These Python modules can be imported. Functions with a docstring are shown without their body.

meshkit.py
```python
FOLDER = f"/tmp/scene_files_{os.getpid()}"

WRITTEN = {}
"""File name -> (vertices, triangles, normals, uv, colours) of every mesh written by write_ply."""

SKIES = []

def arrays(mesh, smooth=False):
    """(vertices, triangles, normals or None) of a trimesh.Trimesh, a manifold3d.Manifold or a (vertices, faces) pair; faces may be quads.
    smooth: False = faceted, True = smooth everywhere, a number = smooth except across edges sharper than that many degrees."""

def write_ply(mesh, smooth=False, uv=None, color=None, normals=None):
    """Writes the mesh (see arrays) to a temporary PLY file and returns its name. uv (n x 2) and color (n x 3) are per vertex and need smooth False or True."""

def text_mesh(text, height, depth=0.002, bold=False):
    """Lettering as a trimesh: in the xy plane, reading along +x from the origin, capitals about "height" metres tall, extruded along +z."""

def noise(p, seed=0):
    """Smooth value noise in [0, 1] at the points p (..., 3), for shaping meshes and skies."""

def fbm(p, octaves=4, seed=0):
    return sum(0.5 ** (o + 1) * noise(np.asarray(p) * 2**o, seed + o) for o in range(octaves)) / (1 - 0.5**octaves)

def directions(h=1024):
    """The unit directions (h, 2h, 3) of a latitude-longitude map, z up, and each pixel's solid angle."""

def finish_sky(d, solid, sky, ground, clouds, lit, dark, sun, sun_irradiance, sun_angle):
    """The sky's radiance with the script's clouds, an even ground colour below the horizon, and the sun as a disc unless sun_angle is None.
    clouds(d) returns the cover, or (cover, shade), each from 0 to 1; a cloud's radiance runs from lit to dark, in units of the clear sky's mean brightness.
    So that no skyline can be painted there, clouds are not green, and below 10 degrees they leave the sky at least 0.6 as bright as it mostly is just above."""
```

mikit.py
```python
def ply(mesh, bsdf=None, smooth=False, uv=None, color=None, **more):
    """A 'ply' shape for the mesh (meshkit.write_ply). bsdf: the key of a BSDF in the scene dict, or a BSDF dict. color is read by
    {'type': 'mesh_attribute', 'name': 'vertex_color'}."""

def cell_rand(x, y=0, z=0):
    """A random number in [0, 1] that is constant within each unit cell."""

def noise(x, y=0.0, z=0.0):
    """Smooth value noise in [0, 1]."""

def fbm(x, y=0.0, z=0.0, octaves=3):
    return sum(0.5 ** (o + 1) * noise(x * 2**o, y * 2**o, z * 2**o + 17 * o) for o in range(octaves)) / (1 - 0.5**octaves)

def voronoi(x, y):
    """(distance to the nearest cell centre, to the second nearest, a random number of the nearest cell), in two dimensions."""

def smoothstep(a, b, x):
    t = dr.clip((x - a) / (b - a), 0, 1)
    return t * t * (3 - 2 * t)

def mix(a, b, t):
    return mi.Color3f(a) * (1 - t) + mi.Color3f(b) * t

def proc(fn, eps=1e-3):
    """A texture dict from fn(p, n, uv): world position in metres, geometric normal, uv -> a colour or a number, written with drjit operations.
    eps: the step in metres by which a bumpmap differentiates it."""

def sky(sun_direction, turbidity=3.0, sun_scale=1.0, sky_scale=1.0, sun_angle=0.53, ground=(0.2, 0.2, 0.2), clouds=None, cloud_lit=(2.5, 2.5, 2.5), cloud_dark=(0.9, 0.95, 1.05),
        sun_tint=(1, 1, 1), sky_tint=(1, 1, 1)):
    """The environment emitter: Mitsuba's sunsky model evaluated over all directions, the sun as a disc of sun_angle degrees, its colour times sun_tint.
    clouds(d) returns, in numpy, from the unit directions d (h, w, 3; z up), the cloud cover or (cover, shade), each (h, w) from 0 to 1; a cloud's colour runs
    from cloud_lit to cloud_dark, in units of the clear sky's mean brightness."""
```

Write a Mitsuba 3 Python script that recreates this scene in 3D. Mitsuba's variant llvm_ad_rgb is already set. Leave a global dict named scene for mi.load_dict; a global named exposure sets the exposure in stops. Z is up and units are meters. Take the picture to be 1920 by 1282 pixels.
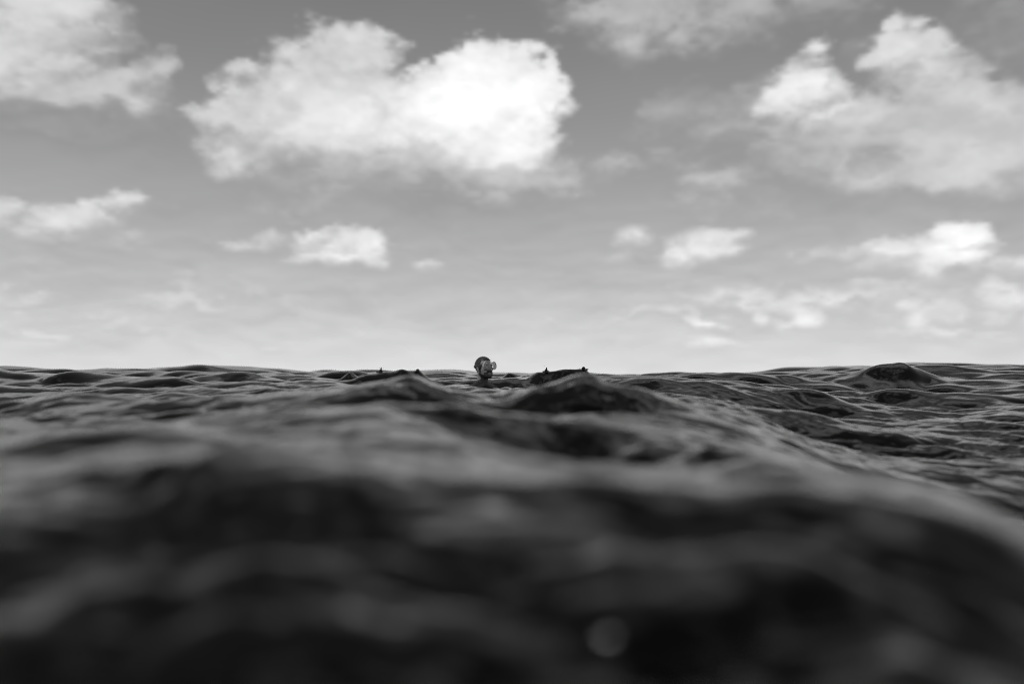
import math
import numpy as np, trimesh, manifold3d, mitsuba as mi, mikit, meshkit
from mikit import ply, proc, noise, fbm
from scipy.interpolate import RBFInterpolator, RegularGridInterpolator
from scipy.ndimage import map_coordinates

T = mi.ScalarTransform4f
scene, labels = {}, {}
rad = math.radians

# ---------------------------------------------------------------- camera, sky, exposure
# The eye is 20 cm above the mean sea level (z = -0.2) and looks north (+y), tipped up a little.
F35 = 1867.0                      # focal length in the photograph's pixels (1920 wide)
HORIZON = 704.0                   # the row of the photograph where the true horizon lies
PITCH = math.atan((HORIZON - 641.0) / F35)
scene['camera'] = {
    'type': 'thinlens', 'fov': 2 * math.degrees(math.atan(960 / F35)), 'fov_axis': 'x',
    'to_world': T().look_at(origin=[0, 0, 0], target=[0, math.cos(PITCH), math.sin(PITCH)], up=[0, 0, 1]),
    'aperture_radius': 0.019, 'focus_distance': 13.0, 'near_clip': 0.02, 'far_clip': 20000.0}
exposure = 1.3
SKY_MEAN = 0.0820                 # mean radiance of the model's clear sky, by which the cloud colours are counted
GAIN = 2 ** exposure * SKY_MEAN


def at(px, py, dist):
    """The point at this distance (along y) that the photograph shows at pixel (px, py)."""
    return np.array([(px - 960) / F35 * dist, dist, (HORIZON - py) / F35 * dist])


def dir_of(px, py):
    az = math.degrees(math.atan2(px - 960, F35))
    return az, math.degrees(math.atan2(HORIZON - py, math.hypot(F35, px - 960)))


# one row per cloud: brightness, edge softness, opacity, puffs (x, y, rx, ry) in pixels of the photograph (30 pixels = 0.92 degrees)
CLOUDS = [
    (0.74, 1.6, 0.75, [(1500, 565, 220, 22), (1720, 620, 200, 18), (1250, 610, 160, 14), (1800, 580, 160, 18), (200, 560, 240, 22), (120, 630, 180, 20)]),
    (0.76, 0.9, 0.90, [(40, 60, 100, 70), (120, 95, 62, 64), (10, 120, 80, 40), (60, 10, 110, 40)]),
    (0.64, 0.9, 0.85, [(235, 168, 60, 34), (280, 150, 26, 30), (170, 175, 80, 28), (260, 190, 50, 20)]),
    (0.33, 1.3, 0.60, [(120, 235, 200, 40)]),
    (0.50, 1.4, 0.95, [(600, 300, 190, 60), (840, 325, 190, 60), (450, 305, 60, 34), (980, 320, 90, 50), (700, 340, 200, 40)]),
    (0.74, 0.80, 0.95, [(625, 150, 100, 78), (560, 190, 95, 85), (500, 225, 85, 66), (425, 240, 42, 42), (420, 300, 42, 34), (695, 120, 55, 52), (640, 240, 150, 85)]),
    (0.84, 1.50, 0.85, [(800, 215, 150, 90), (760, 270, 150, 60), (900, 260, 120, 80)]),
    (0.97, 0.60, 0.92, [(915, 172, 110, 76), (960, 150, 62, 56), (870, 205, 100, 76), (1000, 220, 56, 66), (940, 250, 90, 60), (830, 170, 70, 46)]),
    (0.98, 1.40, 0.80, [(860, 215, 100, 80), (820, 260, 90, 50)]),
    (0.60, 1.0, 0.75, [(935, 378, 36, 20), (1045, 345, 36, 24), (965, 330, 60, 26)]),
    (0.50, 1.4, 0.65, [(580, 378, 90, 22), (1010, 350, 110, 44), (930, 350, 60, 30)]),
    (0.36, 1.6, 0.70, [(820, 362, 120, 26)]),
    (0.56, 1.0, 0.85, [(1180, 50, 72, 52), (1240, 15, 170, 52), (1380, 12, 150, 50), (1190, 85, 45, 26)]),
    (0.42, 1.2, 0.70, [(1540, 10, 130, 40), (1880, 60, 70, 70), (1660, 90, 50, 30)]),
    (0.42, 1.5, 0.95, [(1400, 215, 120, 80), (1330, 260, 90, 60), (1500, 310, 140, 70)]),
    (0.57, 1.4, 0.92, [(1740, 260, 190, 80), (1590, 250, 120, 60), (1720, 325, 280, 40), (1890, 260, 130, 110), (1640, 200, 110, 50), (1500, 270, 90, 50)]),
    (0.90, 0.70, 0.95, [(1528, 112, 38, 34), (1500, 160, 46, 42), (1530, 198, 70, 36), (1560, 145, 28, 30)]),
    (0.64, 0.9, 0.85, [(1620, 180, 38, 28), (1655, 215, 62, 36), (1590, 225, 60, 30)]),
    (0.86, 0.60, 0.92, [(1716, 75, 44, 42), (1690, 120, 54, 42), (1742, 110, 40, 34), (1740, 145, 50, 32)]),
    (0.62, 1.2, 0.85, [(1900, 200, 70, 70), (1880, 330, 110, 40)]),
    (0.66, 0.9, 0.85, [(1800, 125, 34, 26), (1840, 160, 36, 40), (1850, 200, 60, 36), (1780, 180, 70, 36)]),
    (0.58, 1.2, 0.85, [(1330, 338, 62, 32), (1255, 300, 40, 26), (1160, 310, 60, 24)]),
    (0.54, 1.3, 0.85, [(1440, 380, 60, 44), (1300, 390, 60, 30)]),
    (0.86, 0.9, 0.85, [(1330, 455, 46, 36), (1290, 488, 44, 28), (1345, 480, 50, 28), (1370, 440, 26, 18)]),
    (0.88, 1.0, 0.92, [(1178, 450, 32, 18), (1158, 482, 26, 14), (1195, 458, 26, 12)]),
    (0.68, 1.0, 0.88, [(1542, 474, 48, 20), (1500, 490, 40, 14), (1590, 480, 40, 14)]),
    (0.96, 0.7, 0.92, [(1740, 480, 66, 34), (1805, 452, 44, 22), (1770, 505, 60, 24), (1690, 485, 44, 26)]),
    (0.62, 1.1, 0.75, [(1640, 505, 80, 20), (1690, 545, 90, 12)]),
    (0.92, 0.9, 0.92, [(1866, 548, 30, 18), (1890, 562, 34, 14), (1902, 508, 26, 14)]),
    (0.92, 0.9, 0.90, [(1560, 565, 22, 12), (1508, 602, 32, 16), (1420, 604, 20, 16), (1462, 610, 16, 12)]),
    (0.92, 0.9, 0.90, [(1330, 648, 42, 14), (1330, 610, 30, 10), (1380, 650, 26, 8), (1712, 600, 16, 30), (1700, 575, 26, 12)]),
    (0.84, 0.7, 0.92, [(110, 420, 58, 32), (160, 412, 60, 28), (212, 388, 38, 16), (75, 440, 36, 24)]),
    (0.62, 1.0, 0.75, [(180, 455, 80, 16), (100, 455, 50, 14)]),
    (0.84, 0.8, 0.92, [(10, 392, 38, 24), (0, 415, 22, 22)]),
    (0.42, 1.2, 0.60, [(312, 392, 34, 16)]),
    (0.76, 0.9, 0.92, [(510, 450, 36, 22), (490, 470, 44, 14), (440, 464, 30, 14)]),
    (0.98, 0.65, 0.95, [(610, 465, 56, 34), (660, 455, 52, 30), (690, 475, 32, 26), (600, 488, 56, 14), (650, 488, 66, 14)]),
    (0.88, 0.9, 0.85, [(810, 504, 28, 10), (815, 498, 16, 8)]),
    (0.60, 1.1, 0.60, [(892, 482, 28, 8), (1040, 510, 32, 8), (770, 465, 40, 10)]),
    (0.78, 1.2, 0.80, [(110, 590, 110, 14), (60, 565, 80, 10), (220, 575, 70, 10), (40, 620, 60, 10)]),
    (0.62, 1.3, 0.55, [(300, 520, 110, 10), (90, 500, 80, 12), (450, 560, 100, 8), (210, 640, 80, 10)]),
    (0.86, 1.1, 0.85, [(512, 655, 26, 7), (560, 645, 24, 8), (100, 630, 40, 10), (690, 625, 50, 6), (620, 640, 26, 8)]),
]


def clouds(d):
    """A neutral high veil, brighter towards the horizon, with cumulus in front of it; the shade carries the grey."""
    az, el = np.degrees(np.arctan2(d[..., 0], d[..., 1])), np.degrees(np.arcsin(np.clip(d[..., 2], -1, 1)))
    q = d * [1, 1, 1.4]
    wisp = meshkit.fbm(q * [22, 22, 62] + 4 * meshkit.fbm(q * 11, 3, 6)[..., None], 5, 5)
    light = (0.082 + 0.66 * np.exp(-el / 12.5)) * (1 + 0.15 * np.exp(-((el - 4.5) / 5) ** 2) * (wisp - 0.5) * 2)
    light = light * (0.93 + 0.14 * meshkit.fbm(q * 7, 4, 11))
    big = [2 * meshkit.fbm(q * 14, 4, s) - 1 for s in (21, 22)]
    small = [2 * meshkit.fbm(q * 52, 3, s) - 1 for s in (24, 25)]
    lump = [1 - np.abs(2 * meshkit.fbm(q * f + np.stack([big[0], big[1], small[0]], -1) * .8, 3, s) - 1) - 0.62 for f, s in ((22, 31), (60, 32), (130, 33))]
    soft = meshkit.fbm(q * 24 + np.stack(small + [big[0]], -1) * 0.7, 6, 41) - 0.5
    haze = meshkit.fbm(q * 10 + big[0][..., None], 4, 45) - 0.5
    fine = meshkit.fbm(q * 100, 4, 51) - 0.5
    rng = np.random.default_rng(4)
    todo = [(b, s, o, [(*dir_of(x, y), rx / 32.6, ry / 32.6) for x, y, rx, ry in puffs]) for b, s, o, puffs in CLOUDS]
    for _ in range(150):                                                         # same kind of sky all round, more clouds overhead added to brighten the water
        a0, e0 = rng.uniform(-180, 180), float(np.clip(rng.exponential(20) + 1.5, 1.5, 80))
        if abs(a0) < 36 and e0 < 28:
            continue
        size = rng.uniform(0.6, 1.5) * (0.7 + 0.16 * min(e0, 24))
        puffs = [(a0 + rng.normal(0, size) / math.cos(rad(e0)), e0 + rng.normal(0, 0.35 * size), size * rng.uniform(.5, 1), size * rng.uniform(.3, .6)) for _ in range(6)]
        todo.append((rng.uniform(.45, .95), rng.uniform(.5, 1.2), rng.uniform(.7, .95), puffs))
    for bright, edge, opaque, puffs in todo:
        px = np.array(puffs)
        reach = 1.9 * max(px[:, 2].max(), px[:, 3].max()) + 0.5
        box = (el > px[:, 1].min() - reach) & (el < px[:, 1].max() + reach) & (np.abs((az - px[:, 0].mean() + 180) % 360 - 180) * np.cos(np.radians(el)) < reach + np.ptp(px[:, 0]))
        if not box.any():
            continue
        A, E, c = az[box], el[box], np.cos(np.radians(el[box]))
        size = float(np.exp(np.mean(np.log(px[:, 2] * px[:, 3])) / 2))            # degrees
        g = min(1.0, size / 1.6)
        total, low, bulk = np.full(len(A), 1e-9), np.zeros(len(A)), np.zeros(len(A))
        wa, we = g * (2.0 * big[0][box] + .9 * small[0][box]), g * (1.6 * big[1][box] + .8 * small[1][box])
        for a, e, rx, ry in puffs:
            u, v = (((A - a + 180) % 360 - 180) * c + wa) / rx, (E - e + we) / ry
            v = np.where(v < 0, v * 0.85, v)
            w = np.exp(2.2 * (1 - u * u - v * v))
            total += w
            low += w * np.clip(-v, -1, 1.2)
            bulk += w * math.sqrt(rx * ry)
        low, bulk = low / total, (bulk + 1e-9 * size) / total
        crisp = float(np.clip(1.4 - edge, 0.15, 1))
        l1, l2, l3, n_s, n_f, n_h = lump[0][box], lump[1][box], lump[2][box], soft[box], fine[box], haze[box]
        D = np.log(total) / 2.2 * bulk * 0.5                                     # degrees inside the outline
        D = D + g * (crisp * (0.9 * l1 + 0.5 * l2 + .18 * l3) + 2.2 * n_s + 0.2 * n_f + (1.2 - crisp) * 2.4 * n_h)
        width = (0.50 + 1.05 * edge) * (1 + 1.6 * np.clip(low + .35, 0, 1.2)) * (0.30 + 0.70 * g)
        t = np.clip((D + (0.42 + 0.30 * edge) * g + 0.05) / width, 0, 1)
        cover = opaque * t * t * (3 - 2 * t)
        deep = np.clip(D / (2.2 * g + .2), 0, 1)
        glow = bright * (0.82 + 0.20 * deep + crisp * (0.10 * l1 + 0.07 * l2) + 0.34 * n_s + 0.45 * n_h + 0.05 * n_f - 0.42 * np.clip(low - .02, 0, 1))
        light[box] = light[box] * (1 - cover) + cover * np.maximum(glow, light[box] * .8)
    return np.ones_like(light), 1 - np.clip(light / 1.3, 0, 1)


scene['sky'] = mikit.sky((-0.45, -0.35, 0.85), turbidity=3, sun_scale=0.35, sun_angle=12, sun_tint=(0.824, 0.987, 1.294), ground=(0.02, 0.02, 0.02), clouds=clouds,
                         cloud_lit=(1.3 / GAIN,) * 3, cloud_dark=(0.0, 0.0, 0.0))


def grey(v):
    return {'type': 'rgb', 'value': [v, v, v]}


# ---------------------------------------------------------------- materials
def ripple(p, n, uv):
    return 0.55 * fbm(p.x * 9 + 3.1 * noise(p.x * 2, p.y * 2), p.y * 14, p.z * 9, 3) + 0.8 * noise(p.x * 34 + 2 * noise(p.x * 6, p.y * 6), p.y * 48, p.z * 20)


scene['water_bsdf'] = {'type': 'bumpmap', 'arbitrary': proc(ripple, eps=4e-3), 'scale': 0.0014,
                       'bsdf': {'type': 'roughplastic', 'distribution': 'beckmann', 'alpha': 0.02, 'int_ior': 1.333, 'diffuse_reflectance': grey(0.002)}}
scene['skin_bsdf'] = {'type': 'twosided', 'bsdf': {'type': 'principled', 'roughness': 0.38, 'specular': 0.5,
                      'base_color': proc(lambda p, n, uv: mi.Color3f(0.24 + 0.08 * fbm(p.x * 70, p.y * 70, p.z * 70, 3)))}}
scene['hair_bsdf'] = {'type': 'twosided', 'bsdf': {'type': 'principled', 'roughness': 0.45, 'base_color': proc(lambda p, n, uv: mi.Color3f(0.018 + 0.03 * noise(p.x * 260, p.y * 260, p.z * 90)))}}
scene['suit_neck_shade_bsdf'] = {'type': 'twosided', 'bsdf': {'type': 'principled', 'roughness': 0.42, 'base_color': grey(0.022)}}
scene['strap_bsdf'] = {'type': 'twosided', 'bsdf': {'type': 'principled', 'roughness': 0.5, 'base_color': grey(0.06)}}
scene['frame_bsdf'] = {'type': 'twosided', 'bsdf': {'type': 'principled', 'roughness': 0.3, 'base_color': grey(0.16)}}
scene['eye_bsdf'] = {'type': 'twosided', 'bsdf': {'type': 'principled', 'roughness': 0.1, 'base_color': grey(0.25)}}
scene['skirt_bsdf'] = {'type': 'principledthin', 'roughness': 0.35, 'base_color': grey(0.85), 'spec_trans': 0.3, 'diff_trans': 0.9, 'eta': 1.4}
scene['lens_bsdf'] = {'type': 'thindielectric', 'int_ior': 1.5}

# ---------------------------------------------------------------- the sea
# the swell as it stands at this moment: (x, y) of the photograph and the distance there
SWELL = [(100, 2272, .5), (960, 2272, .5), (1800, 2300, .5), (100, 1520, .7), (960, 1530, .7), (1800, 1540, .7), (100, 1210, .85), (960, 1220, .85), (1800, 1245, .85),
         (100, 1030, 1.), (500, 1010, 1.), (960, 1036, 1.), (1450, 1050, 1.), (1800, 1062, 1.), (100, 935, 1.2), (500, 915, 1.2), (960, 942, 1.2), (1450, 960, 1.2), (1850, 990, 1.2),
         (100, 888, 1.4), (500, 870, 1.4), (960, 900, 1.4), (1450, 905, 1.4), (1850, 975, 1.4),
         (100, 852, 2.), (600, 832, 2.), (1050, 872, 2.), (1450, 880, 2.), (1850, 985, 2.),
         (100, 824, 2.8), (600, 803, 2.8), (820, 808, 2.8), (1080, 864, 2.7), (1290, 880, 2.6), (1480, 872, 2.6), (1850, 1020, 2.8),
         (100, 798, 4.5), (500, 778, 4.5), (770, 750, 4.5), (930, 776, 4.5), (1080, 746, 4.5), (1330, 780, 4.5), (1600, 885, 4.6), (1850, 925, 4.7),
         (100, 762, 7), (550, 752, 7), (930, 754, 7), (1350, 765, 7), (1600, 840, 6.4), (1850, 855, 6.4), (1600, 800, 8.2), (1850, 808, 8.2),
         (100, 736, 10), (550, 730, 10), (930, 733, 10), (1350, 733, 10), (1520, 752, 10.5), (1850, 762, 10.5),
         (100, 714, 14), (550, 714, 14), (930, 714, 14), (1350, 716, 14), (1620, 725, 14), (1850, 724, 14),
         (100, 702, 18), (550, 704, 18), (930, 709, 18), (1350, 711, 18), (1650, 694, 18), (1850, 694, 18),
         (100, 698, 24), (330, 695, 24), (550, 702, 24), (930, 706, 24), (1350, 709, 24), (1650, 693, 24), (1850, 693, 24)]
# crests: x, y of the top, distance, half width, height, reach towards the eye, reach away, turn in degrees
CRESTS = [
    (770, 704, 4.7, .14, .10, .18, .35, 8), (700, 728, 4.6, .20, .04, .10, .3, 20), (1085, 701, 4.7, .16, .085, .20, .35, -4), (1000, 732, 4.5, .2, .045, .10, .3, 22), (1180, 735, 4.5, .2, .04, .12, .3, -25),
    (785, 702, 11, .14, .12, .14, .3, 0), (750, 693, 11, .24, .17, .14, .3, 4), (690, 698, 11, .30, .14, .14, .3, 8), (655, 696, 11.4, .15, .12, .14, .3, 0),
    (960, 695, 11.6, .20, .17, .12, .3, 4), (1096, 703, 11, .14, .10, .14, .3, 0), (1070, 693, 11, .24, .17, .14, .3, 4), (1010, 698, 11, .30, .14, .14, .3, 8), (985, 702, 11.2, .3, .06, .14, .3, 0), (870, 722, 9.2, .15, .03, .06, .2, 0),
    (1690, 674, 14.5, .36, .17, .22, .7, 0), (1640, 684, 14.6, .3, .08, .2, .7, 8), (1560, 690, 15, .5, .07, .3, .5, 6), 
    (1495, 722, 10, .34, .12, .2, .5, -10), 
    (1705, 730, 11, .8, .10, .2, .7, -6), 
    (1345, 706, 12.5, .14, .07, .10, .3, 0), (1410, 724, 11, .16, .06, .10, .3, 0), (1405, 702, 16, .3, .05, .2, .4, 0),
    
    (1085, 786, 2.9, .26, .12, .10, .5, -6), (970, 800, 2.8, .10, .04, .10, .3, 10), (1215, 822, 2.7, .16, .10, .08, .4, -30), (1310, 850, 2.5, .12, .09, .08, .3, -35), (1400, 880, 2.3, .10, .03, .08, .3, -35),
    (740, 800, 2.8, .12, .03, .08, .3, 0), (860, 800, 2.9, .06, .03, .06, .2, 10), (600, 870, 1.6, .10, .02, .06, .2, -15),
    (600, 718, 12, .3, .06, .10, .4, 3), (630, 722, 11, .2, .05, .1, .3, 5), (270, 714, 13, .25, .06, .1, .3, 0), (290, 719, 12.4, .2, .05, .1, .3, 5), (450, 722, 12, .25, .06, .12, .35, -4),
    (350, 722, 11.4, .18, .05, .07, .25, 0), (100, 718, 12, .35, .06, .12, .3, 0), (170, 738, 9.8, .25, .05, .1, .3, 8), (520, 740, 9, .35, .05, .1, .35, 8), (230, 745, 6.6, .2, .05, .1, .3, -5), (590, 744, 6.4, .16, .06, .1, .3, -8),
    (330, 689, 24, .5, .12, .3, .8, 0), (60, 695, 24, .6, .08, .3, .8, 0), (375, 768, 4.6, .14, .035, .07, .25, 6), (420, 784, 4.2, .16, .035, .08, .25, 6),
    (20, 745, 7, .5, .07, .12, .4, -8), (80, 800, 4.3, .2, .03, .08, .3, 10), (170, 882, 1.45, .08, .035, .07, .2, 25), (290, 872, 1.4, .07, .03, .06, .2, 25), (400, 868, 1.35, .08, .045, .10, .25, -10), (480, 895, 1.3, .08, .035, .09, .2, -25), (620, 950, 1.2, .08, .03, .08, .2, -18), (1140, 925, 1.4, .12, .02, .08, .25, -5), (1500, 940, 1.3, .12, .02, .08, .25, -10), (830, 880, 1.7, .10, .02, .08, .25, 0),
]
SPOTS = np.array([at(*s) for s in SWELL])


def tile(n, size, lo, hi, slope, wind, spread, seed):
    """A periodic patch of wind sea holding wavelengths lo to hi metres: height and horizontal displacement, scaled to this mean slope."""
    rng = np.random.default_rng(seed)
    k1 = np.fft.fftfreq(n, size / n) * 2 * math.pi
    kx, ky = np.meshgrid(k1, k1)
    k = np.hypot(kx, ky)
    k[0, 0] = 1
    band = np.exp(-np.maximum(np.log(k * lo / (2 * math.pi)), 0) ** 2 * 18) * np.exp(-np.maximum(np.log(2 * math.pi / hi / k), 0) ** 2 * 18)
    cosine = (kx * math.sin(wind) + ky * math.cos(wind)) / k
    amp = k ** -1.95 * band * (0.12 + np.abs(cosine) ** spread)
    amp[0, 0] = 0
    h = np.fft.fft2(rng.standard_normal((n, n))) * amp
    gx, gy = np.fft.ifft2(1j * kx * h).real, np.fft.ifft2(1j * ky * h).real
    h *= slope / np.sqrt(np.mean(gx ** 2 + gy ** 2))
    return [np.fft.ifft2(a).real.astype(np.float32) for a in (h, -1j * kx / k * h, -1j * ky / k * h)] + [n / size]


TILES = [tile(512, 71.0, 5.5, 18, 0.07, rad(14), 3, 1), tile(512, 37.0, 2.5, 5.5, 0.07, rad(24), 3, 5), tile(1024, 23.3, 1.0, 2.5, 0.085, rad(18), 2.5, 2),
         tile(1024, 11.3, 0.36, 1.0, 0.10, rad(22), 2, 4), tile(1024, 3.7, 0.06, 0.36, 0.075, rad(12), 1.5, 3)]
side = np.radians(np.linspace(-30, 30, 960))
ANGLE = np.concatenate([np.radians(np.linspace(-180, -33, 50)), side, np.radians(np.linspace(33, 180, 50))])
step = lambda r: 0.010 + 0.0016 * r + 0.00002 * r * r + (0.007 * (r - 30) if r > 30 else 0) + (0.03 * (r - 150) if r > 150 else 0)
RADII = [0.12]
while RADII[-1] < 6000:
    RADII.append(RADII[-1] + step(RADII[-1]))
RADII = np.array(RADII)


def smooth(a, b, x):
    t = np.clip((x - a) / (b - a), 0, 1)
    return t * t * (3 - 2 * t)


def swell_height():
    """The long swell near the eye on the polar net, from thin plates through SPOTS; it levels out to the mean sea further off and at the sides."""
    polar = lambda x, y: np.stack([np.arctan2(x, y) * 2.2, np.log(np.hypot(x, y))], -1)
    fit = RBFInterpolator(polar(SPOTS[:, 0], SPOTS[:, 1]), SPOTS[:, 2], smoothing=0.001, kernel='thin_plate_spline')
    ta, lr = np.radians(np.linspace(-40, 40, 90)), np.log(np.geomspace(0.1, 40, 120))
    A, R = np.meshgrid(ta, lr, indexing='ij')
    grid = RegularGridInterpolator((ta, lr), fit(np.stack([A.ravel() * 2.2, R.ravel()], -1)).reshape(A.shape))
    A, R = np.meshgrid(np.clip(ANGLE, -rad(40), rad(40)), np.log(np.clip(RADII, 0.1, 40)), indexing='ij')
    near = grid(np.stack([A.ravel(), R.ravel()], -1)).reshape(A.shape)
    keep = (1 - smooth(24, 34, np.exp(R))) * (1 - smooth(rad(45), rad(80), np.abs(ANGLE)))[:, None]
    return -0.2 + (near + 0.2) * keep, keep


def build_sea():
    A, R = np.meshgrid(ANGLE, RADII, indexing='ij')
    X, Y = R * np.sin(A), R * np.cos(A)
    Z, keep = swell_height()
    DX, DY = np.zeros_like(X), np.zeros_like(X)
    calm = [1 - keep, 1 - 0.6 * keep + 0.45 * keep * smooth(10.5, 15, R), 0.5 + 0.95 * smooth(1.5, 7, R) + 0.5 * smooth(10, 13, R), 1.2 - 0.3 * smooth(1.1, 1.7, R) + 0.45 * smooth(3.5, 9, R) + 0.5 * smooth(9, 12, R), 4.4 - 2.7 * smooth(0.9, 1.35, R) + 0.4 * smooth(3, 6, R)]
    fade = [1 - smooth(70, 150, R), 1 - smooth(35, 75, R), 1 - smooth(22, 48, R), 1 - smooth(12, 26, R), 1 - smooth(6, 16, R)]
    for (h, dx, dy, scale), c, f, chop in zip(TILES, calm, fade, (1.0, 1.1, 1.3, 1.5, 1.2)):
        n = len(h)
        on = (c * f) > 1e-3
        ij = np.stack([(Y[on] + 3.3) * scale % n, (X[on] + 1.7) * scale % n])
        w = (c * f)[on]
        for out, field, g in ((Z, h, 1), (DX, dx, chop), (DY, dy, chop)):
            out[on] += w * g * map_coordinates(field, ij, order=1, mode='grid-wrap')
    for px, py, dist, half, high, front, back, turn in CRESTS:
        c = at(px, py, dist)
        near = (np.abs(X - c[0]) < 3 * half + .5) & (np.abs(Y - c[1]) < 3 * (back + half))
        x, y = X[near] - c[0], Y[near] - c[1]
        ca, sa = math.cos(rad(turn)), math.sin(rad(turn))
        u, v = x * ca + y * sa, -x * sa + y * ca
        v = v + half * (0.12 * np.sin(u / half * 2.3 + dist) + 0.5 * (meshkit.fbm(np.stack([x / half * 1.6, y / back, x * 0 + px], -1), 2, 7) - .5))
        rough = meshkit.fbm(np.stack([u / half * 1.5, v / back * 0.9, u * 0 + dist], -1), 2, int(px))
        base = np.median(Z[near][(x * x + y * y) < (0.3 * half) ** 2])
        rise = np.clip(c[2] - base, 0.55 * high, 1.3 * high)                   # the top comes to the height of c
        lift = np.exp(-(1.15 * np.sqrt((u / half) ** 2 + .04)) ** 1.25) * np.where(v < 0, np.exp(-(v / np.maximum(front, (2.2 if dist > 5 else 1.6) * rise)) ** 2), np.exp(-np.abs(v / back) ** 1.4))
        Z[near] += rise * lift * (0.85 + 0.3 * rough)
        Z[near] -= 0.4 * rise * np.exp(-np.abs(u / half) ** 1.7 - ((v + 2.4 * front) / (1.3 * front)) ** 2)   # and the trough before it
    sx, sy, sz = at(907, 731, 10)                                              # round the swimmer's neck, with faint rings
    near = np.hypot(X - sx, Y - sy) < 2
    d = np.hypot(X[near] - sx, Y[near] - sy)
    level = np.median(Z[near][d < .3])
    Z[near] += (sz - level) * np.exp(-(d / .7) ** 2) + .006 * np.cos(d * 52) * np.exp(-((d - .25) / .25) ** 2)
    V = np.stack([X + DX, Y + DY, Z], -1).reshape(-1, 3)
    na, nr = A.shape
    i, j = np.meshgrid(np.arange(na - 1), np.arange(nr - 1), indexing='ij')
    q = np.stack([i * nr + j, i * nr + j + 1, (i + 1) * nr + j + 1, (i + 1) * nr + j], -1).reshape(-1, 4)
    F = np.vstack([q[:, [0, 2, 1]], q[:, [0, 3, 2]]])
    # the small hole under the eye
    hub = len(V)
    V = np.vstack([V, [[0, 0, V[::nr, 2].mean()]]])
    ring = np.arange(na) * nr
    F = np.vstack([F, np.stack([np.full(na - 1, hub), ring[1:], ring[:-1]], -1)])
    n = np.cross(V[F[:, 1]] - V[F[:, 0]], V[F[:, 2]] - V[F[:, 0]])
    if n[:, 2].mean() < 0:
        F = F[:, ::-1]
    return V, F


sea_v, sea_f = build_sea()
scene['sea'] = ply((sea_v, sea_f), 'water_bsdf', smooth=True)
labels['sea'] = {'kind': 'structure', 'label': 'dark choppy sea with rippled waves up to the horizon', 'category': 'sea'}

# ---------------------------------------------------------------- the swimmer
M = manifold3d.Manifold


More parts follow.
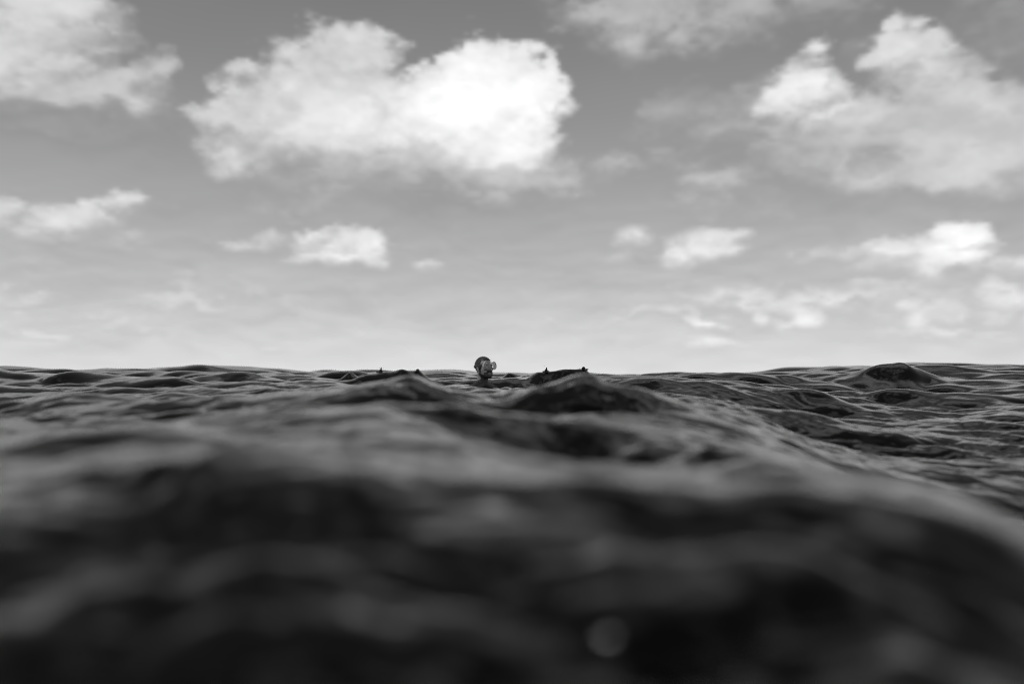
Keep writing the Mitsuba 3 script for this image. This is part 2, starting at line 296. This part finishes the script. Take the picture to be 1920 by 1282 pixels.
def ball(c, r, n=28):
    r = np.broadcast_to(r, 3)
    return M.sphere(1.0, n).scale([float(x) for x in r]).translate([float(x) for x in c])


def bone(a, ra, b, rb):
    return M.batch_hull([ball(a, ra, 18), ball(b, rb, 18)])


def finish(parts, edge, rounds=8):
    m = M.batch_boolean(parts, manifold3d.OpType.Add).refine_to_length(edge).to_mesh()
    t = trimesh.Trimesh(m.vert_properties[:, :3], m.tri_verts, process=True)
    if rounds:
        trimesh.smoothing.filter_taubin(t, lamb=0.5, nu=0.52, iterations=rounds)
    return t


def shell(mesh, pick, thick, rough=0.0):
    """A closed layer of this thickness over the picked vertices of a mesh."""
    f = mesh.faces[pick[mesh.faces].all(1)]
    used, f = np.unique(f, return_inverse=True)
    f = f.reshape(-1, 3)
    v, n = mesh.vertices[used], mesh.vertex_normals[used]
    lift = thick * (1 + rough * (meshkit.fbm(v * 160, 2, 3)[:, None] - 0.5) * 2)
    edges = np.sort(np.vstack([f[:, [0, 1]], f[:, [1, 2]], f[:, [2, 0]]]), 1)
    key, count = np.unique(edges, axis=0, return_counts=True)
    rim = set(map(tuple, key[count == 1]))
    k, walls = len(v), []
    for a, b in np.vstack([f[:, [0, 1]], f[:, [1, 2]], f[:, [2, 0]]]):
        if (min(a, b), max(a, b)) in rim:
            walls += [(b, a, a + k), (b, a + k, b + k)]
    return trimesh.Trimesh(np.vstack([v - n * 0.003, v + n * lift]), np.vstack([f[:, ::-1], f + k, np.array(walls)]), process=False)


# Own frame: +x the way the face looks, +y the person's left, z up, the origin at the centre of the head.
HEAD = [
    ball((-.012, 0, .035), (.102, .078, .088)), ball((.022, 0, .015), (.075, .068, .085)),
    M.batch_hull([ball((.055, .030, -.010), .034), ball((.055, -.030, -.010), .034), ball((.070, .018, -.082), .026), ball((.070, -.018, -.082), .026), ball((-.010, .050, -.055), .022), ball((-.010, -.050, -.055), .022)]),
    ball((.082, 0, -.094), (.021, .024, .018)), bone((.082, .026, .040), .015, (.082, -.026, .040), .015),
    M.batch_hull([ball((.098, 0, .022), .009), ball((.120, 0, -.022), .0125), ball((.102, .015, -.026), .009), ball((.102, -.015, -.026), .009)]),
    bone((.093, .020, -.056), .0085, (.093, -.020, -.056), .0085), bone((.091, .017, -.069), .009, (.091, -.017, -.069), .009),
]
for s in (1, -1):
    HEAD += [ball((.070, .042 * s, -.012), (.026, .022, .020)),
             M.batch_hull([ball((-.012, .080 * s, .012), (.019, .007, .016)), ball((-.006, .076 * s, -.026), (.010, .006, .012)), ball((-.020, .073 * s, -.004), (.010, .010, .020))])]
# the trunk is turned a little more to the side than the head
BODY = [bone((-.030, 0, -.050), .056, (-.040, 0, -.172), .060), M.batch_hull([ball((-.045, .15, -.232), .046), ball((-.045, -.15, -.232), .046), ball((-.040, 0, -.172), .060)]),
        M.batch_hull([ball((-.045, .155, -.242), .058), ball((-.045, -.155, -.242), .058), ball((-.03, .11, -.42), .09), ball((-.03, -.11, -.42), .09), ball((-.03, .09, -.66), .085), ball((-.03, -.09, -.66), .085)])]
for s in (1, -1):
    sh, elb, wr = np.array([-.045, .175 * s, -.252]), np.array([.06, .33 * s, -.40]), np.array([.28, .36 * s, -.44])
    BODY += [bone(sh, .055, elb, .040), bone(elb, .039, wr, .026)]
    palm = wr + [.055, 0, -.004]
    BODY.append(M.batch_hull([ball(wr, (.018, .024, .014), 16), ball(palm + [0.035, .030, 0], .012, 16), ball(palm + [0.035, -.030, 0], .012, 16)]))
    for k, (off, ln) in enumerate(((-.030, .066), (-.010, .076), (.010, .072), (.030, .056))):
        a = palm + [.035, off, 0]
        b = a + [ln * .55, off * .25, -.006]
        BODY += [bone(a, .0095, b, .0085), bone(b, .0085, b + [ln * .42, off * .1, -.018], .007)]
    a = wr + [.025, -.022 * s, 0]
    b = a + [.038, -.026 * s, -.006]
    BODY += [bone(a, .012, b, .010), bone(b, .010, b + [.028, -.006 * s, -.006], .008)]
skin = finish(HEAD + BODY, 0.006)
for s in (1, -1):                                                              # eye sockets and the line of the mouth
    c = np.array([.094, .031 * s, .012])
    w = np.exp(-((skin.vertices - c) ** 2).sum(1) / .016 ** 2)
    skin.vertices -= np.array([.012, 0, 0]) * w[:, None]
w = np.exp(-((skin.vertices[:, 2] + .0625) / .0035) ** 2) * (np.abs(skin.vertices[:, 1]) < .026) * (skin.vertices[:, 0] > .07)
skin.vertices -= np.array([.008, 0, 0]) * w[:, None]

v = skin.vertices
ang = np.abs(v[:, 1])
is_head = v[:, 2] > -.125
ear = (ang > .071) & (np.abs(v[:, 0] + .01) < .035) & (v[:, 2] < .032)
hairline = np.where(v[:, 0] > .02, .078 - .9 * np.maximum(v[:, 0] - .055, 0) * 0 - .35 * np.maximum(ang - .04, 0) * 0, np.interp(v[:, 0], [-.12, -.06, -.02, 0.0, .02], [-.050, -.040, .000, .030, .078]))
side_burn = (ang > .052) & (v[:, 0] > .006) & (v[:, 0] < .030) & (v[:, 2] > -.045)
pick_hair = is_head & ~ear & ((v[:, 2] > hairline) | side_burn)
beard_line = np.interp(v[:, 0], [.0, .03, .06, .085], [-.045, -.058, -.070, -.074])
pick_beard = is_head & (v[:, 0] > -.002) & ((v[:, 2] < beard_line) | ((v[:, 0] > .078) & (ang < .034) & (v[:, 2] < -.034) & (v[:, 2] > -.052)) | ((ang > .024) & (v[:, 0] > .062) & (v[:, 2] < -.048))) & ~((ang < .021) & (np.abs(v[:, 2] + .063) < .012)) & (v[:, 2] > -.118) & ~ear
pick_suit_neck_shade = (v[:, 2] < -.114 + .35 * np.clip(v[:, 0] - .0, -.1, .1))  # the suit, its dark collar drawn up the neck to stand for shade


def ring(c, axis, r, tube, flat=1.0):
    t = trimesh.creation.torus(r, tube, 40, 12)
    t.vertices[:, 0] *= flat
    return place_on(t, c, axis)


def place_on(t, c, axis):
    axis = np.array(axis, float) / np.linalg.norm(axis)
    xx = np.cross([0, 0, 1.0], axis)
    xx /= np.linalg.norm(xx)
    Rm = np.eye(4)
    Rm[:3, 0], Rm[:3, 1], Rm[:3, 2], Rm[:3, 3] = xx, np.cross(axis, xx), axis, c
    t.apply_transform(Rm)
    return t


def loft(c, axis, r0, r1, depth, thick=0.0022):
    """The skirt: a closed soft wall from the lens rim back to the face."""
    prof = [(r0, 0), (r0 * 1.02, -depth * .4), (r1, -depth), (r1 - thick, -depth), (r0 * 1.02 - thick, -depth * .4), (r0 - thick, 0), (r0, 0)]
    return place_on(trimesh.creation.revolve(np.array(prof), sections=40), c, axis)


SCALE = 0.93
SPOT = at(907.5, 690.5, 10.0)
FACE = math.degrees(math.atan2(-math.cos(rad(40)), math.sin(rad(40))))           # looks right and 50 degrees away from the lens
TO_WORLD = T().translate(SPOT.tolist()).rotate([0, 0, 1], FACE).rotate([0, 1, 0], -4).scale(SCALE)
matrix = np.array(TO_WORLD.matrix)


def part(key, mesh, bsdf, smooth=True):
    mesh = mesh.copy()
    mesh.apply_transform(matrix)
    scene[key] = ply(mesh, bsdf, smooth=smooth)


part('person__body', skin, 'skin_bsdf')
part('person__hair', shell(skin, pick_hair, .007, .5), 'hair_bsdf')
part('person__beard', shell(skin, pick_beard, .005, .6), 'hair_bsdf')
part('person__wetsuit_neck_shade', shell(skin, pick_suit_neck_shade, .004), 'suit_neck_shade_bsdf')
for s, name in ((1, 'person__eye'), (-1, 'person__eye_001')):
    eye = trimesh.creation.icosphere(3, .0118)
    eye.apply_translation([.080, .031 * s, .012])
    part(name, eye, 'eye_bsdf')
# the mask: two round clear lenses in thin rims, a clear soft skirt, a bridge over the nose and a strap round the head
for s, name in ((-1, ''), (1, '_001')):
    c, ax = np.array([.120, .043 * s, .020]), np.array([1, .22 * s, .0])
    lens = trimesh.creation.cylinder(.0385, .003, sections=40)
    disc = place_on(trimesh.Trimesh(*(lambda a: (np.vstack([np.stack([.0385 * np.cos(a), .0385 * np.sin(a), a * 0], -1), [[0, 0, 0]]]), np.stack([np.arange(40), (np.arange(40) + 1) % 40, np.full(40, 40)], -1)))(np.arange(40) * math.pi / 20), process=False), c, ax)
    part('person__diving_mask__lens' + name, disc, 'lens_bsdf', False)
    part('person__diving_mask__rim' + name, ring(c, ax, .040, .0034), 'frame_bsdf')
    part('person__diving_mask__skirt' + name, loft(c, ax, .039, .043, .046), 'skirt_bsdf')
bridge = finish([bone((.122, .010, .030), .005, (.122, -.010, .030), .005), bone((.121, .012, .010), .004, (.130, 0, -.004), .005), bone((.121, -.012, .010), .004, (.130, 0, -.004), .005)], .004, 4)
part('person__diving_mask__bridge', bridge, 'frame_bsdf')
a = np.linspace(-math.pi, math.pi, 73)[:-1] + math.pi
path = np.stack([-.012 + .114 * np.cos(a), .0885 * np.sin(a), .028 + .006 * np.cos(a)], -1)
path = path[np.abs(np.arctan2(path[:, 1], path[:, 0])) > .75]
path = path[np.argsort(np.mod(np.arctan2(path[:, 1], path[:, 0]), 2 * math.pi))]
strap = M.batch_boolean([M.batch_hull([ball(p + [0, 0, dz], .0032, 8) for p in (p0, p1) for dz in (-.008, .008)]) for p0, p1 in zip(path[:-1], path[1:])], manifold3d.OpType.Add)
part('person__diving_mask__strap', trimesh.Trimesh(strap.to_mesh().vert_properties[:, :3], strap.to_mesh().tri_verts), 'strap_bsdf', 40)
labels['person'] = {'label': 'person with short dark hair and clear diving mask, neck deep in waves, looking right', 'category': 'person'}
labels['person__diving_mask'] = {'label': 'clear diving mask with two round lenses worn over the eyes'}


# ---------------------------------------------------------------- little splashes on the crests
def splash(key, px, py, dist, high, lean, seed, label):
    rng = np.random.default_rng(seed)
    top = at(px, py, dist)
    foot = top - [lean * high, 0, 0]
    foot[2] = sea_v[np.argmin(((sea_v[:, :2] - foot[:2]) ** 2).sum(1)), 2]
    high = max(top[2] - foot[2], .02)
    top = foot + [lean * high, 0, high]
    mid = (top + foot) / 2 + [-.15 * lean * high, 0, 0]
    m = [bone(foot - [0, 0, .03], .034, foot + [0, 0, .012], .020), bone(foot, .021, mid, .010), bone(mid, .010, top, .006)]
    m += [ball(top + rng.normal(0, 1, 3) * [.022, .02, .014] + [0, 0, .004], rng.uniform(.003, .005), 10) for _ in range(2)]
    m += [ball(foot + rng.normal(0, 1, 3) * [.04, .03, .004], [.02, .016, rng.uniform(.006, .012)], 12) for _ in range(4)]
    scene[key] = ply(finish(m, .004, 3), 'water_bsdf', smooth=True)
    labels[key] = {'label': label, 'category': 'splash', 'group': 'small splashes on the wave crests'}


splash('water_splash', 715, 689.5, 11.0, .055, .1, 5, 'thin upright water spike on the dark crest to the left of the swimmer')
splash('water_splash_001', 1025, 689.5, 11.0, .055, .1, 6, 'thin upright water spike on the dark crest to the right of the swimmer')
splash('water_splash_002', 784, 695, 11.0, .022, .25, 7, 'low water flick at the right end of the dark crest left of the swimmer')
splash('water_splash_003', 1095, 695, 11.0, .022, .25, 8, 'low water flick at the right end of the dark crest right of the swimmer')
print('sea triangles', len(sea_f), 'rows', len(RADII))
